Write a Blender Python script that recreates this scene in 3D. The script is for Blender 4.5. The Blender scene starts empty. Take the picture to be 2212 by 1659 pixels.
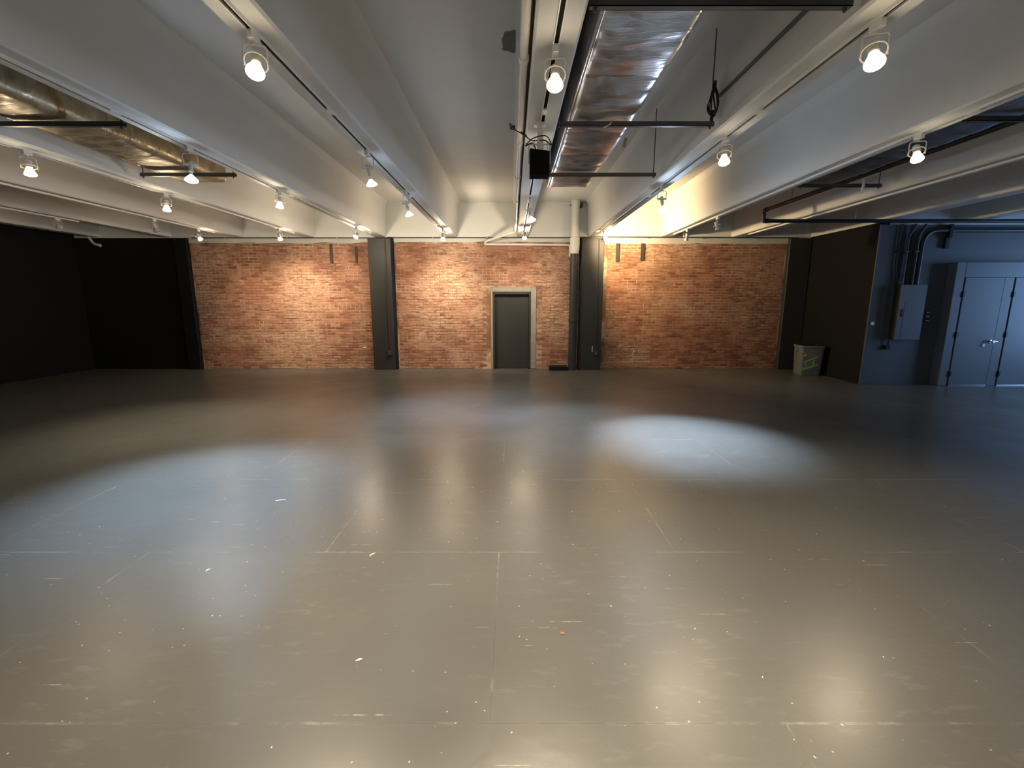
import bpy, math, random
from mathutils import Vector, Matrix, noise

S = bpy.context.scene
C = S.collection
R = math.radians
random.seed(7)

# ------------------------------------------------------------------ camera
HE = 1.7
cd = bpy.data.cameras.new('camera'); cam = bpy.data.objects.new('camera', cd); C.objects.link(cam)
cd.sensor_width = 36; cd.lens = 990 / 2212 * 36; cd.clip_start = .05; cd.clip_end = 200
cam.location = (0, 0, HE); cam.rotation_euler = (R(90 - 10.3), 0, 0)
S.camera = cam

# ------------------------------------------------------------------ sky, exposure
W = bpy.data.worlds.new('sky'); S.world = W; W.use_nodes = True
bg = W.node_tree.nodes['Background']
bg.inputs[0].default_value = (.30, .55, 1.0, 1); bg.inputs[1].default_value = 13.5
S.view_settings.view_transform = 'Standard'; S.view_settings.look = 'None'
S.view_settings.gamma = 1; S.view_settings.use_curve_mapping = False
S.view_settings.exposure = 0.15
S.cycles.max_bounces = 5; S.cycles.diffuse_bounces = 3; S.cycles.glossy_bounces = 3; S.cycles.transparent_max_bounces = 4

# ------------------------------------------------------------------ room figures
YB = 11.5            # brick wall
ZB = 3.206           # underside of the beams
ZS = 4.01            # underside of the slab
XL, XR = -10.55, 12.6
YN = -5.2            # wall behind the camera
XW, YD = 7.2, 9.38   # return wall, wall with the doors
BX = lambda k: .26 + 1.72 * k
WARM = (1.0, .83, .60); COOL = (.58, .76, 1.0)
K = 1.0              # overall lamp power factor

# ------------------------------------------------------------------ materials
def lin(*c):
    f = lambda v: v / 12.92 if v <= .04045 else ((v + .055) / 1.055) ** 2.4
    return tuple(f(v / 255) for v in c) + (1,)

def mat(name):
    m = bpy.data.materials.new(name); m.use_nodes = True
    nt = m.node_tree; return m, nt, nt.nodes['Principled BSDF']

def nd(nt, typ, **kw):
    n = nt.nodes.new(typ)
    for k, v in kw.items():
        if k.startswith('i_'):
            n.inputs[k[2:]].default_value = v
        else: setattr(n, k, v)
    return n

def mixc(nt, fac, a, b, blend='MIX'):
    n = nt.nodes.new('ShaderNodeMix'); n.data_type = 'RGBA'; n.blend_type = blend
    for s, v in ((0, fac), (6, a), (7, b)):
        if hasattr(v, 'links') or isinstance(v, bpy.types.NodeSocket): nt.links.new(v, n.inputs[s])
        else: n.inputs[s].default_value = v
    return n.outputs[2]

def mth(nt, op, a, b=None, c=None, clamp=False):
    n = nt.nodes.new('ShaderNodeMath'); n.operation = op; n.use_clamp = clamp
    for i, v in enumerate((a, b, c)):
        if v is None: continue
        if isinstance(v, bpy.types.NodeSocket): nt.links.new(v, n.inputs[i])
        else: n.inputs[i].default_value = v
    return n.outputs[0]

def sstep(nt, v, lo, hi, a=0., b=1.):
    n = nt.nodes.new('ShaderNodeMapRange'); n.interpolation_type = 'SMOOTHSTEP'
    nt.links.new(v, n.inputs[0])
    for i, x in enumerate((lo, hi, a, b)): n.inputs[i + 1].default_value = x
    return n.outputs[0]

def noi(nt, vec, scale, detail=3, rough=.55, dist=0.):
    n = nt.nodes.new('ShaderNodeTexNoise'); nt.links.new(vec, n.inputs['Vector'])
    n.inputs['Scale'].default_value = scale; n.inputs['Detail'].default_value = detail
    n.inputs['Roughness'].default_value = rough; n.inputs['Distortion'].default_value = dist
    return n.outputs['Fac']

def pos(nt): return nt.nodes.new('ShaderNodeNewGeometry').outputs['Position']

def vmap(nt, vec, scale=(1, 1, 1), rot=(0, 0, 0)):
    n = nt.nodes.new('ShaderNodeMapping'); nt.links.new(vec, n.inputs[0])
    n.inputs['Scale'].default_value = scale; n.inputs['Rotation'].default_value = rot
    return n.outputs[0]

def bump(nt, bsdf, h, strength=.2, dist=.01):
    b = nt.nodes.new('ShaderNodeBump'); b.inputs['Strength'].default_value = strength
    b.inputs['Distance'].default_value = dist
    nt.links.new(h, b.inputs['Height']); nt.links.new(b.outputs[0], bsdf.inputs['Normal'])

def paint(name, col, rough=.6, var=.15, scale=2.5, bmp=.1, bscale=60, spec=.4, metal=0.):
    m, nt, b = mat(name)
    p = pos(nt); n = noi(nt, p, scale, 4)
    d = tuple(c * (1 - var) for c in col[:3]) + (1,); l = tuple(min(1, c * (1 + var)) for c in col[:3]) + (1,)
    nt.links.new(mixc(nt, n, d, l), b.inputs['Base Color'])
    b.inputs['Roughness'].default_value = rough; b.inputs['Specular IOR Level'].default_value = spec
    b.inputs['Metallic'].default_value = metal
    if bmp: bump(nt, b, noi(nt, p, bscale, 3), bmp, .004)
    return m

M = {}
M['concrete'] = paint('painted_concrete', (.61, .605, .58, 1), .62, .08, 1.3, .35, 22)
M['band'] = paint('painted_plaster', (.50, .485, .45, 1), .6, .22, 3, .5, 30)
M['black'] = paint('black_wall_paint', (.0095, .0092, .0085, 1), .65, .15, 2, .15, 40, .15)
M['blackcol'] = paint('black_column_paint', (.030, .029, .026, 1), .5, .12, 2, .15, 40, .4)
M['grey'] = paint('grey_wall_paint', (.100, .106, .116, 1), .5, .12, 1.5, .12, 40)
M['greydoor'] = paint('grey_door_paint', (.150, .157, .170, 1), .42, .08, 1.2, .06, 30)
M['conduitpaint'] = paint('dark_conduit_paint', (.030, .032, .038, 1), .45, .1, 6, 0)
M['whitemetal'] = paint('white_enamel', (.74, .72, .67, 1), .35, .04, 8, 0)
M['pvc'] = paint('white_pipe', (.62, .60, .55, 1), .45, .08, 6, 0)
M['blackmetal'] = paint('black_metal', (.012, .012, .013, 1), .4, .1, 6, 0)
M['darkmetal'] = paint('dark_galvanised_steel', (.10, .10, .10, 1), .45, .2, 9, .1, 50, .5, .6)
M['galv'] = paint('galvanised_steel', (.42, .42, .40, 1), .4, .15, 9, .08, 50, .5, .8)
M['rubber'] = paint('black_cable', (.01, .01, .01, 1), .5, .1, 9, 0)
M['blackplastic'] = paint('black_plastic', (.006, .006, .006, 1), .8, .1, 9, 0, 60, .1)
M['bracket'] = paint('rusty_bracket', (.05, .035, .025, 1), .6, .3, 20, .3, 60)
M['surround'] = paint('bare_cement', (.30, .27, .22, 1), .8, .3, 9, .5, 35)
M['patch'] = paint('mortar_patch', (.17, .16, .14, 1), .9, .25, 14, .6, 40)
M['tape'] = paint('foil_tape', (.80, .80, .80, 1), .25, .1, 9, .3, 30, .5, 1.)
M['bin'] = paint('grey_bin_plastic', (.15, .155, .15, 1), .4, .3, 9, .1, 20)
M['green'] = paint('green_stroke', (.30, .48, .14, 1), .5, .3, 20, 0)
M['orange'] = paint('orange_stroke', (.75, .36, .12, 1), .5, .3, 20, 0)
M['bag'] = paint('black_bin_bag', (.012, .012, .013, 1), .3, .2, 9, .5, 25)
M['chrome'] = paint('satin_chrome', (.85, .87, .90, 1), .25, .05, 9, 0, 50, .5, 1.)
M['button'] = paint('white_plastic', (.86, .87, .88, 1), .4, .03, 9, 0)
M['flake'] = paint('white_flake', (.75, .73, .68, 1), .7, .1, 40, 0)
M['red'] = paint('red_chip', (.75, .10, .07, 1), .5, .1, 40, 0)
M['subfloor'] = paint('dark_joint', (.02, .019, .018, 1), .8, .2, 9, 0)
M['strip'] = paint('dark_wood_strip', (.035, .025, .018, 1), .7, .3, 12, .3, 60)

def foil(name, col, rough, metal=1., bs=.28):
    m, nt, b = mat(name); p = pos(nt)
    b.inputs['Metallic'].default_value = metal
    n = noi(nt, p, 4, 4)
    nt.links.new(mixc(nt, n, tuple(c * .75 for c in col[:3]) + (1,), col), b.inputs['Base Color'])
    r = noi(nt, p, 9, 3); nt.links.new(sstep(nt, r, .3, .7, max(.285, rough * .8), rough * 1.5), b.inputs['Roughness'])
    q = vmap(nt, p, (1, 3.2, 1)); w = noi(nt, q, 7, 2, .5, .6)
    bump(nt, b, w, bs, .02)
    return m
M['foil'] = foil('wrinkled_foil', (.60, .61, .63, 1), .30, 1., .22)
M['kraft'] = foil('aged_foil_wrap', (.42, .34, .22, 1), .42, .7, .4)

# brick: the tone of each brick follows its own place in the wall
def brickmat():
    m, nt, b = mat('old_red_brick'); p = pos(nt)
    s = nt.nodes.new('ShaderNodeSeparateXYZ'); nt.links.new(p, s.inputs[0])
    cz = mth(nt, 'FLOOR', mth(nt, 'DIVIDE', s.outputs[2], .0665))
    off = mth(nt, 'MULTIPLY', mth(nt, 'MODULO', cz, 2.), .105)
    cx = mth(nt, 'FLOOR', mth(nt, 'DIVIDE', mth(nt, 'ADD', mth(nt, 'ADD', s.outputs[0], 40.), off), .21))
    cv = nt.nodes.new('ShaderNodeCombineXYZ'); nt.links.new(cx, cv.inputs[0]); nt.links.new(cz, cv.inputs[2])
    wn = nt.nodes.new('ShaderNodeTexWhiteNoise'); nt.links.new(cv.outputs[0], wn.inputs['Vector'])
    ramp = nt.nodes.new('ShaderNodeValToRGB'); nt.links.new(wn.outputs['Value'], ramp.inputs[0])
    e = ramp.color_ramp.elements
    e[0].position = 0; e[0].color = (.17, .070, .042, 1); e[1].position = 1; e[1].color = (.36, .175, .105, 1)
    for pp, cc in ((.18, (.225, .090, .052, 1)), (.55, (.30, .130, .076, 1)), (.85, (.335, .158, .096, 1))):
        x = e.new(pp); x.color = cc
    # lime bloom and old mortar smears
    big = noi(nt, p, .75, 3); mid = noi(nt, p, 5, 5, .65); st = noi(nt, vmap(nt, p, (1, 1, 3.5)), 9, 5, .7)
    f1 = mth(nt, 'MULTIPLY', sstep(nt, big, .40, .62), sstep(nt, st, .40, .62))
    f2 = sstep(nt, mid, .55, .72)
    f = mth(nt, 'MAXIMUM', mth(nt, 'MULTIPLY', f1, .85), mth(nt, 'MULTIPLY', f2, .6))
    c = mixc(nt, f, ramp.outputs[0], (.52, .36, .25, 1))
    dk = sstep(nt, noi(nt, vmap(nt, p, (1, 1, 2)), 6.5, 4, .7), .58, .72)
    c = mixc(nt, mth(nt, 'MULTIPLY', dk, .45), c, (.075, .035, .022, 1))
    nt.links.new(c, b.inputs['Base Color']); b.inputs['Roughness'].default_value = .8
    b.inputs['Specular IOR Level'].default_value = .3
    bump(nt, b, noi(nt, p, 45, 4), .5, .006)
    return m
M['brick'] = brickmat()
def mortarmat():
    m, nt, b = mat('lime_mortar'); p = pos(nt)
    c = mixc(nt, sstep(nt, noi(nt, p, 1.6, 5, .7), .40, .62), (.18, .09, .056, 1), (.52, .36, .25, 1))
    nt.links.new(c, b.inputs['Base Color']); b.inputs['Roughness'].default_value = .9
    bump(nt, b, noi(nt, p, 60, 3), .5, .005)
    return m
M['mortar'] = mortarmat()

# floor sheets: dark satin paint, worn at the sheet edges, scuffed and specked
def floormat():
    m, nt, b = mat('dark_satin_floor_paint'); p = pos(nt)
    uv = nt.nodes.new('ShaderNodeUVMap'); uv.uv_map = 'edge'
    s = nt.nodes.new('ShaderNodeSeparateXYZ'); nt.links.new(uv.outputs[0], s.inputs[0])
    big = noi(nt, p, .55, 4, .6)
    base = mixc(nt, big, (.070, .069, .064, 1), (.098, .097, .090, 1))
    fine = noi(nt, p, 70, 1)
    base = mixc(nt, mth(nt, 'MULTIPLY', fine, .25), base, (.12, .115, .10, 1))
    # worn joint edges
    ex = mth(nt, 'MINIMUM', s.outputs[0], mth(nt, 'SUBTRACT', 2.4, s.outputs[0]))
    ey = mth(nt, 'MINIMUM', s.outputs[1], mth(nt, 'SUBTRACT', 1.298, s.outputs[1]))
    ed = mth(nt, 'MINIMUM', ex, ey)
    wob = mth(nt, 'MULTIPLY', noi(nt, p, 26, 2), .016)
    edge = sstep(nt, mth(nt, 'ADD', ed, wob), .009, .016, 1, 0)
    edge = mth(nt, 'MULTIPLY', edge, sstep(nt, noi(nt, p, 1.3, 4, .7), .46, .62, .03, 1.))
    # specks
    def specks(scale, rad, keep):
        v = nt.nodes.new('ShaderNodeTexVoronoi'); nt.links.new(p, v.inputs['Vector']); v.inputs['Scale'].default_value = scale
        sc = nt.nodes.new('ShaderNodeSeparateColor'); nt.links.new(v.outputs['Color'], sc.inputs[0])
        return mth(nt, 'MULTIPLY', mth(nt, 'LESS_THAN', v.outputs['Distance'], rad), mth(nt, 'GREATER_THAN', sc.outputs[0], keep))
    k = mth(nt, 'MAXIMUM', specks(11, .060, .86), specks(26, .10, .88))
    k = mth(nt, 'MULTIPLY', k, sstep(nt, noi(nt, p, .9, 2), .36, .56))
    # straight scratches in a few directions
    def scratch(rot, sx, sy, thr, seed):
        q = vmap(nt, p, (sx, sy, 1), (0, 0, rot))
        v = nt.nodes.new('ShaderNodeTexVoronoi'); nt.links.new(q, v.inputs['Vector']); v.inputs['Scale'].default_value = 1
        sc = nt.nodes.new('ShaderNodeSeparateColor'); nt.links.new(v.outputs['Color'], sc.inputs[0])
        return mth(nt, 'MULTIPLY', mth(nt, 'LESS_THAN', v.outputs['Distance'], .10), mth(nt, 'GREATER_THAN', sc.outputs[1], thr))
    sc_ = scratch(.5, .8, 28, .90, 1)
    for a in ((-.35, 1.3, 34, .90, 2), (1.9, 1.1, 30, .92, 3), (.05, 1.6, 40, .9, 4)): sc_ = mth(nt, 'MAXIMUM', sc_, scratch(*a))
    sc_ = mth(nt, 'MULTIPLY', sc_, sstep(nt, noi(nt, p, 16, 2), .4, .6))
    worn = mth(nt, 'MULTIPLY', sstep(nt, noi(nt, vmap(nt, p, (2.2, 7, 1), (0, 0, -.25)), 2.2, 5, .7), .54, .68),
               sstep(nt, noi(nt, p, .5, 2), .40, .58))
    c = mixc(nt, mth(nt, 'MULTIPLY', worn, .16), base, (.26, .25, .22, 1))
    c = mixc(nt, mth(nt, 'MULTIPLY', sc_, .7), c, (.36, .34, .29, 1))
    c = mixc(nt, mth(nt, 'MULTIPLY', edge, .5), c, (.36, .34, .29, 1))
    c = mixc(nt, mth(nt, 'MULTIPLY', k, .8), c, (.55, .53, .48, 1))
    nt.links.new(c, b.inputs['Base Color'])
    nt.links.new(sstep(nt, noi(nt, p, 1.4, 4, .6), .3, .7, .285, .36), b.inputs['Roughness'])
    b.inputs['Specular IOR Level'].default_value = .5
    h = noi(nt, p, 14, 3)
    bump(nt, b, h, .10, .01)
    return m
M['floor'] = floormat()

def emis(name, col, strength):
    m, nt, b = mat(name)
    b.inputs['Base Color'].default_value = (.8, .8, .8, 1); b.inputs['Roughness'].default_value = .3
    b.inputs['Emission Color'].default_value = col + (1,); b.inputs['Emission Strength'].default_value = strength
    return m
M['warm_lens'] = emis('warm_lamp_lens', (1, .78, .50), 22 * K)
M['warm_glass'] = emis('warm_lamp_glass', (1, .76, .44), 2.2 * K)
M['cool_lens'] = emis('cool_lamp_lens', (.86, .93, 1), 22 * K)
M['cool_glass'] = emis('cool_lamp_glass', (.86, .93, 1), 1.6 * K)
M['hot_glass'] = emis('bright_lamp_glass', (1, .74, .38), 4 * K)
M['off_lens'] = paint('unlit_lamp_lens', (.55, .54, .5, 1), .15, .05, 9, 0)
def glassmat():
    m = bpy.data.materials.new('window_glass'); m.use_nodes = True; nt = m.node_tree
    nt.nodes.remove(nt.nodes['Principled BSDF'])
    t = nt.nodes.new('ShaderNodeBsdfTransparent'); g = nt.nodes.new('ShaderNodeBsdfGlossy'); g.inputs['Roughness'].default_value = .02
    x = nt.nodes.new('ShaderNodeMixShader'); x.inputs[0].default_value = .07
    nt.links.new(t.outputs[0], x.inputs[1]); nt.links.new(g.outputs[0], x.inputs[2])
    nt.links.new(x.outputs[0], nt.nodes['Material Output'].inputs[0])
    return m
M['glass'] = glassmat()

# ------------------------------------------------------------------ mesh helpers
class MB:
    def __init__(s): s.v = []; s.f = []; s.uv = None
    def quadbox(s, lo, hi, mx=None):
        b = len(s.v)
        for x, y, z in ((0,0,0),(1,0,0),(1,1,0),(0,1,0),(0,0,1),(1,0,1),(1,1,1),(0,1,1)):
            p = Vector((hi[0] if x else lo[0], hi[1] if y else lo[1], hi[2] if z else lo[2]))
            s.v.append(mx @ p if mx else p)
        s.f += [tuple(b + i for i in q) for q in ((0,3,2,1),(4,5,6,7),(0,1,5,4),(1,2,6,5),(2,3,7,6),(3,0,4,7))]
        return s
    def cbox(s, lo, hi, c=.004, mx=None):
        """box with chamfered edges"""
        b = len(s.v); lo = Vector(lo); hi = Vector(hi); ctr = (lo + hi) / 2; h = (hi - lo) / 2
        c = min(c, .45 * min(h)); idx = {}
        for ax in range(3):
            for sx in (-1, 1):
                for sy in (-1, 1):
                    for sz in (-1, 1):
                        sg = (sx, sy, sz)
                        p = [sg[i] * (h[i] - (0 if i == ax else c)) for i in range(3)]
                        idx[(ax, sg)] = len(s.v); q = ctr + Vector(p); s.v.append(mx @ q if mx else q)
        for ax in range(3):
            o = [i for i in range(3) if i != ax]
            for sg in (-1, 1):
                def g(a, bb):
                    t = [0, 0, 0]; t[ax] = sg; t[o[0]] = a; t[o[1]] = bb; return idx[(ax, tuple(t))]
                q = [g(-1, -1), g(1, -1), g(1, 1), g(-1, 1)]
                s.f.append(tuple(q) if (sg > 0) == (ax != 1) else tuple(q[::-1]))
        for a1 in range(3):
            for a2 in range(a1 + 1, 3):
                a3 = 3 - a1 - a2
                for s1 in (-1, 1):
                    for s2 in (-1, 1):
                        def t(ax, e):
                            u = [0, 0, 0]; u[a1] = s1; u[a2] = s2; u[a3] = e; return idx[(ax, tuple(u))]
                        s.f.append((t(a1, -1), t(a1, 1), t(a2, 1), t(a2, -1)))
        for sx in (-1, 1):
            for sy in (-1, 1):
                for sz in (-1, 1):
                    s.f.append(tuple(idx[(a, (sx, sy, sz))] for a in range(3)))
        return s
    def tube(s, path, r, n=10, closed=False, cap=True):
        path = [Vector(p) for p in path]; b = len(s.v); m = len(path)
        up = Vector((0, 0, 1)); prev = None
        for i, p in enumerate(path):
            if closed: t = path[(i + 1) % m] - path[i - 1]
            else: t = path[min(i + 1, m - 1)] - path[max(i - 1, 0)]
            t.normalize()
            if prev is None:
                a = t.cross(up)
                if a.length < .05: a = t.cross(Vector((1, 0, 0)))
            else: a = prev - t * prev.dot(t)
            a.normalize(); prev = a; c = t.cross(a)
            rr = r[i] if isinstance(r, (list, tuple)) else r
            for k in range(n):
                th = 2 * math.pi * k / n; s.v.append(p + (a * math.cos(th) + c * math.sin(th)) * rr)
        for i in range(m if closed else m - 1):
            j = (i + 1) % m
            for k in range(n):
                l = (k + 1) % n; s.f.append((b + i * n + k, b + j * n + k, b + j * n + l, b + i * n + l))
        if cap and not closed:
            s.f.append(tuple(b + k for k in range(n))); s.f.append(tuple(b + (m - 1) * n + k for k in reversed(range(n))))
        return s
    def lathe(s, prof, n=20, mx=None, cap0=True, cap1=True):
        """prof: (radius, height) turned about z"""
        b = len(s.v); m = len(prof)
        for r, z in prof:
            for k in range(n):
                th = 2 * math.pi * k / n; p = Vector((r * math.cos(th), r * math.sin(th), z)); s.v.append(mx @ p if mx else p)
        for i in range(m - 1):
            for k in range(n):
                l = (k + 1) % n; s.f.append((b + i * n + k, b + i * n + l, b + (i + 1) * n + l, b + (i + 1) * n + k))
        if cap0: s.f.append(tuple(b + k for k in reversed(range(n))))
        if cap1: s.f.append(tuple(b + (m - 1) * n + k for k in range(n)))
        return s
    def extr(s, prof, y0, y1, ny=1):
        """closed profile of (x, z) drawn along y"""
        b = len(s.v); n = len(prof)
        for i in range(ny + 1):
            y = y0 + (y1 - y0) * i / ny
            for x, z in prof: s.v.append(Vector((x, y, z)))
        for i in range(ny):
            for k in range(n):
                l = (k + 1) % n; s.f.append((b + i * n + k, b + (i + 1) * n + k, b + (i + 1) * n + l, b + i * n + l))
        s.f.append(tuple(b + k for k in range(n))); s.f.append(tuple(b + ny * n + k for k in reversed(range(n))))
        return s
    def mesh(s, name, smooth=None):
        me = bpy.data.meshes.new(name); me.from_pydata([tuple(v) for v in s.v], [], s.f); me.update()
        if smooth:
            me.polygons.foreach_set('use_smooth', [True] * len(me.polygons)); me.set_sharp_from_angle(angle=R(smooth))
        return me
    def build(s, name, m, parent=None, smooth=None, loc=None):
        me = s.mesh(name, smooth)
        import bmesh
        bm = bmesh.new(); bm.from_mesh(me); bmesh.ops.recalc_face_normals(bm, faces=bm.faces); bm.to_mesh(me); bm.free()
        if smooth: me.set_sharp_from_angle(angle=R(smooth))
        me.materials.append(M[m] if isinstance(m, str) else m)
        o = bpy.data.objects.new(name, me); C.objects.link(o)
        if loc: o.location = loc
        if parent: o.parent = parent
        return o

def tag(o, label, cat, group=None):
    o['label'] = label; o['category'] = cat
    if group: o['group'] = group
    return o
def thing(name, label, cat, loc=(0, 0, 0), group=None):
    o = bpy.data.objects.new(name, None); C.objects.link(o); o.location = loc; o.empty_display_size = .05
    return tag(o, label, cat, group)
def struct(o, label=None):
    o['kind'] = 'structure'
    if label: o['label'] = label
    return o
def empty_struct(name, label=None):
    o = bpy.data.objects.new(name, None); C.objects.link(o); return struct(o, label)
def rnd(path, r, n=6):
    """round the corners of a polyline"""
    P = [Vector(p) for p in path]; out = [P[0]]
    for i in range(1, len(P) - 1):
        a, b, c = P[i - 1], P[i], P[i + 1]; d1 = (a - b); d2 = (c - b)
        q = min(r, d1.length * .48, d2.length * .48); p1 = b + d1.normalized() * q; p2 = b + d2.normalized() * q
        for k in range(n + 1):
            t = k / n; out.append(p1 * (1 - t) ** 2 + b * 2 * t * (1 - t) + p2 * t * t)
    out.append(P[-1]); return out
def spline(pts, n=8):
    P = [Vector(p) for p in pts]; P = [P[0]] + P + [P[-1]]; out = []
    for i in range(1, len(P) - 2):
        for k in range(n):
            t = k / n; a, b, c, d = P[i - 1:i + 3]
            out.append(.5 * ((2 * b) + (c - a) * t + (2 * a - 5 * b + 4 * c - d) * t * t + (3 * b - a - 3 * c + d) * t ** 3))
    out.append(P[-2]); return out

# ================================================================== FLOOR
floor = struct(MB().quadbox((XL - .1, YN - .1, -.2), (XR + .1, YB + .4, -.006)).build('floor', 'subfloor'),
               'dark painted floor laid in large staggered sheets')
SX, SY, GAP = 2.4, 1.298, .0006
sheet_cache = {}
def sheet(x0, x1, y0, y1):
    cx0, cx1, cy0, cy1 = max(x0, XL), min(x1, XR), max(y0, YN), min(y1, YB + .15)
    if cx1 - cx0 < .02 or cy1 - cy0 < .02: return
    key = tuple(round(v, 3) for v in (cx0 - x0, cx1 - x0, cy0 - y0, cy1 - y0))
    if key not in sheet_cache:
        mb = MB().quadbox((cx0 - x0 + GAP / 2, cy0 - y0 + GAP / 2, -.006), (cx1 - x0 - GAP / 2, cy1 - y0 - GAP / 2, 0))
        me = mb.mesh('floor_sheet'); uvl = me.uv_layers.new(name='edge')
        for lp in me.loops:
            c = me.vertices[lp.vertex_index].co; uvl.data[lp.index].uv = (c.x, c.y)
        me.materials.append(M['floor']); sheet_cache[key] = me
    o = bpy.data.objects.new('floor_sheet', sheet_cache[key]); C.objects.link(o)
    o.location = (x0, y0, 0); o.parent = floor
r = -6
while 1.595 + r * SY < YB:
    y0 = 1.595 + r * SY; xo = -.09 if r % 2 == 0 else 1.12
    k = -6
    while xo + k * SX < XR:
        if xo + (k + 1) * SX > XL: sheet(xo + k * SX, xo + (k + 1) * SX, y0, y0 + SY)
        k += 1
    r += 1

# ================================================================== CEILING
ceiling = struct(MB().quadbox((XL - .2, YN - .2, ZS + .02), (XR + .2, YB + .4, ZS + .25)).build('ceiling', 'concrete'),
                 'grey painted concrete slab ceiling with deep ribs')
for a, b in ((YN - .1, 8.155), (8.161, YB + .1)):
    MB().quadbox((XL - .15, a, ZS), (XR + .15, b, ZS + .02)).build('slab_panel', 'concrete', ceiling)
def beam(k):
    x = BX(k); yend = YB if k < 4 else YD
    prof = [(x - .120, ZB), (x - .135, ZB + .016), (x - .165, ZS - .13), (x - .185, ZS - .05), (x - .235, ZS + .004),
            (x + .235, ZS + .004), (x + .185, ZS - .05), (x + .165, ZS - .13), (x + .135, ZB + .016), (x + .120, ZB)]
    MB().extr(prof, YN, yend + .02).build('beam', 'concrete', ceiling, 40)
for k in range(-6, 8): beam(k)
# bare mortar patch on the slab
mb = MB(); n = 26; ring = []
for i in range(n):
    t = 2 * math.pi * i / n; rr = 1 + .22 * noise.noise(Vector((math.cos(t) * 1.7, math.sin(t) * 1.7, 3))) * 2
    ring.append((.095 * rr * math.cos(t), .13 * rr * math.sin(t) + (.04 if math.sin(t) > 0 else -.05)))
for z in (0, -.006):
    for x, y in ring: mb.v.append(Vector((x * (1 if z == 0 else .93), y * (1 if z == 0 else .93), z)))
for i in range(n): mb.f.append((i, (i + 1) % n, n + (i + 1) % n, n + i))
mb.f.append(tuple(range(n))); mb.f.append(tuple(range(n, 2 * n)))
o = mb.build('mortar_patch', 'patch', ceiling, 30, (0.0, 4.66, ZS)); o['label'] = 'rough grey mortar patch'

# ================================================================== WALLS
struct(MB().quadbox((XL - .2, YN - .2, -.2), (XL, YB + .4, ZS + .1)).build('wall_left', 'black'), 'black painted side wall on the left')
struct(MB().quadbox((XL - .2, YN - .2, -.2), (XR + .2, YN, ZS + .1)).build('wall_front', 'concrete'), 'pale grey wall behind the viewer')
back = empty_struct('wall_back', 'back wall painted black with grey band under the ceiling')
MB().quadbox((XL, YB + .04, -.2), (-.475, YB + .3, ZB)).build('lower_wall', 'black', back)
MB().quadbox((.467, YB + .04, -.2), (XW + .1, YB + .3, ZB)).build('lower_wall', 'black', back)
MB().quadbox((-.475, YB + .04, 1.91), (.467, YB + .3, ZB)).build('lower_wall', 'black', back)
MB().quadbox((XL, YB - .012, 0), (-7.80, YB + .04, ZB - .02)).build('black_face', 'black', back)
MB().quadbox((XL, YB, ZB - .02), (XW + .1, YB + .3, ZS + .05)).build('upper_band', 'concrete', back)
# ragged painted strip on top of the brickwork
def ragged(x0, x1, zt):
    mb = MB(); n = int((x1 - x0) / .08)
    for i in range(n + 1):
        x = x0 + (x1 - x0) * i / n
        zz = zt + .022 * noise.noise(Vector((x * 2.1, 5, 0))) + .012 * noise.noise(Vector((x * 9, 2, 0)))
        for y in (YB - .010, YB + .04):
            mb.v.append(Vector((x, y, zz))); mb.v.append(Vector((x, y, ZB + .0)))
    for i in range(n):
        a = 4 * i; b = a + 4
        mb.f += [(a, b, b + 1, a + 1), (a + 2, a + 3, b + 3, b + 2), (a, a + 2, b + 2, b), (a + 1, b + 1, b + 3, a + 3)]
    mb.f += [(0, 1, 3, 2), (4 * n, 4 * n + 2, 4 * n + 3, 4 * n + 1)]
    mb.build('painted_strip', 'band', back)
ragged(-7.80, -3.45, 3.07); ragged(-2.86, 1.62, 3.09); ragged(2.22, 6.66, 3.05)
def column(x0, x1, d, m='blackcol', zt=3.17):
    MB().cbox((x0, YB - d, 0), (x1, YB + .06, zt), .012).build('column', m, back)
column(-3.45, -2.90, .14); column(1.66, 2.21, .14); column(6.66, XW - .01, .10); column(-8.12, -7.80, .10, 'black')
MB().cbox((-3.0, YB - .135, 0), (-2.865, YB + .06, 3.2), .03).build('column_side', 'black', back)

# brick panels: mortar bed with each brick laid on it
BL, BH, PX, PZ = .199, .0565, .21, .0665
base_bricks = []
for q in range(6):
    def bm_(L, sd):
        rg = random.Random(sd); mb = MB(); c = .005
        x0, x1, z0, z1 = 0, L, 0, BH; y0, yc, y1 = 0, .006, .03
        j = lambda a: rg.uniform(-a, a)
        fr = [(x0 + c + j(.002), y0 + j(.0015), z0 + c + j(.002)), (x1 - c + j(.002), y0 + j(.0015), z0 + c + j(.002)),
              (x1 - c + j(.002), y0 + j(.0015), z1 - c + j(.002)), (x0 + c + j(.002), y0 + j(.0015), z1 - c + j(.002))]
        md = [(x0, yc, z0), (x1, yc, z0), (x1, yc, z1), (x0, yc, z1)]; bk = [(p[0], y1, p[2]) for p in md]
        mb.v = [Vector(p) for p in fr + md + bk]
        mb.f = [(0, 1, 2, 3)] + [(i + 4 * k, i + 4 + 4 * k, (i + 1) % 4 + 4 + 4 * k, (i + 1) % 4 + 4 * k) for k in (0, 1) for i in range(4)]
        return mb
    base_bricks.append((bm_(BL, q), bm_(.0945, q + 50)))
brick_mesh = {}
def brick_data(q, hd):
    if (q, hd) not in brick_mesh:
        me = base_bricks[q][hd].mesh('brick'); me.materials.append(M['brick']); me.flip_normals() if False else None
        brick_mesh[(q, hd)] = me
    return brick_mesh[(q, hd)]
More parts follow.
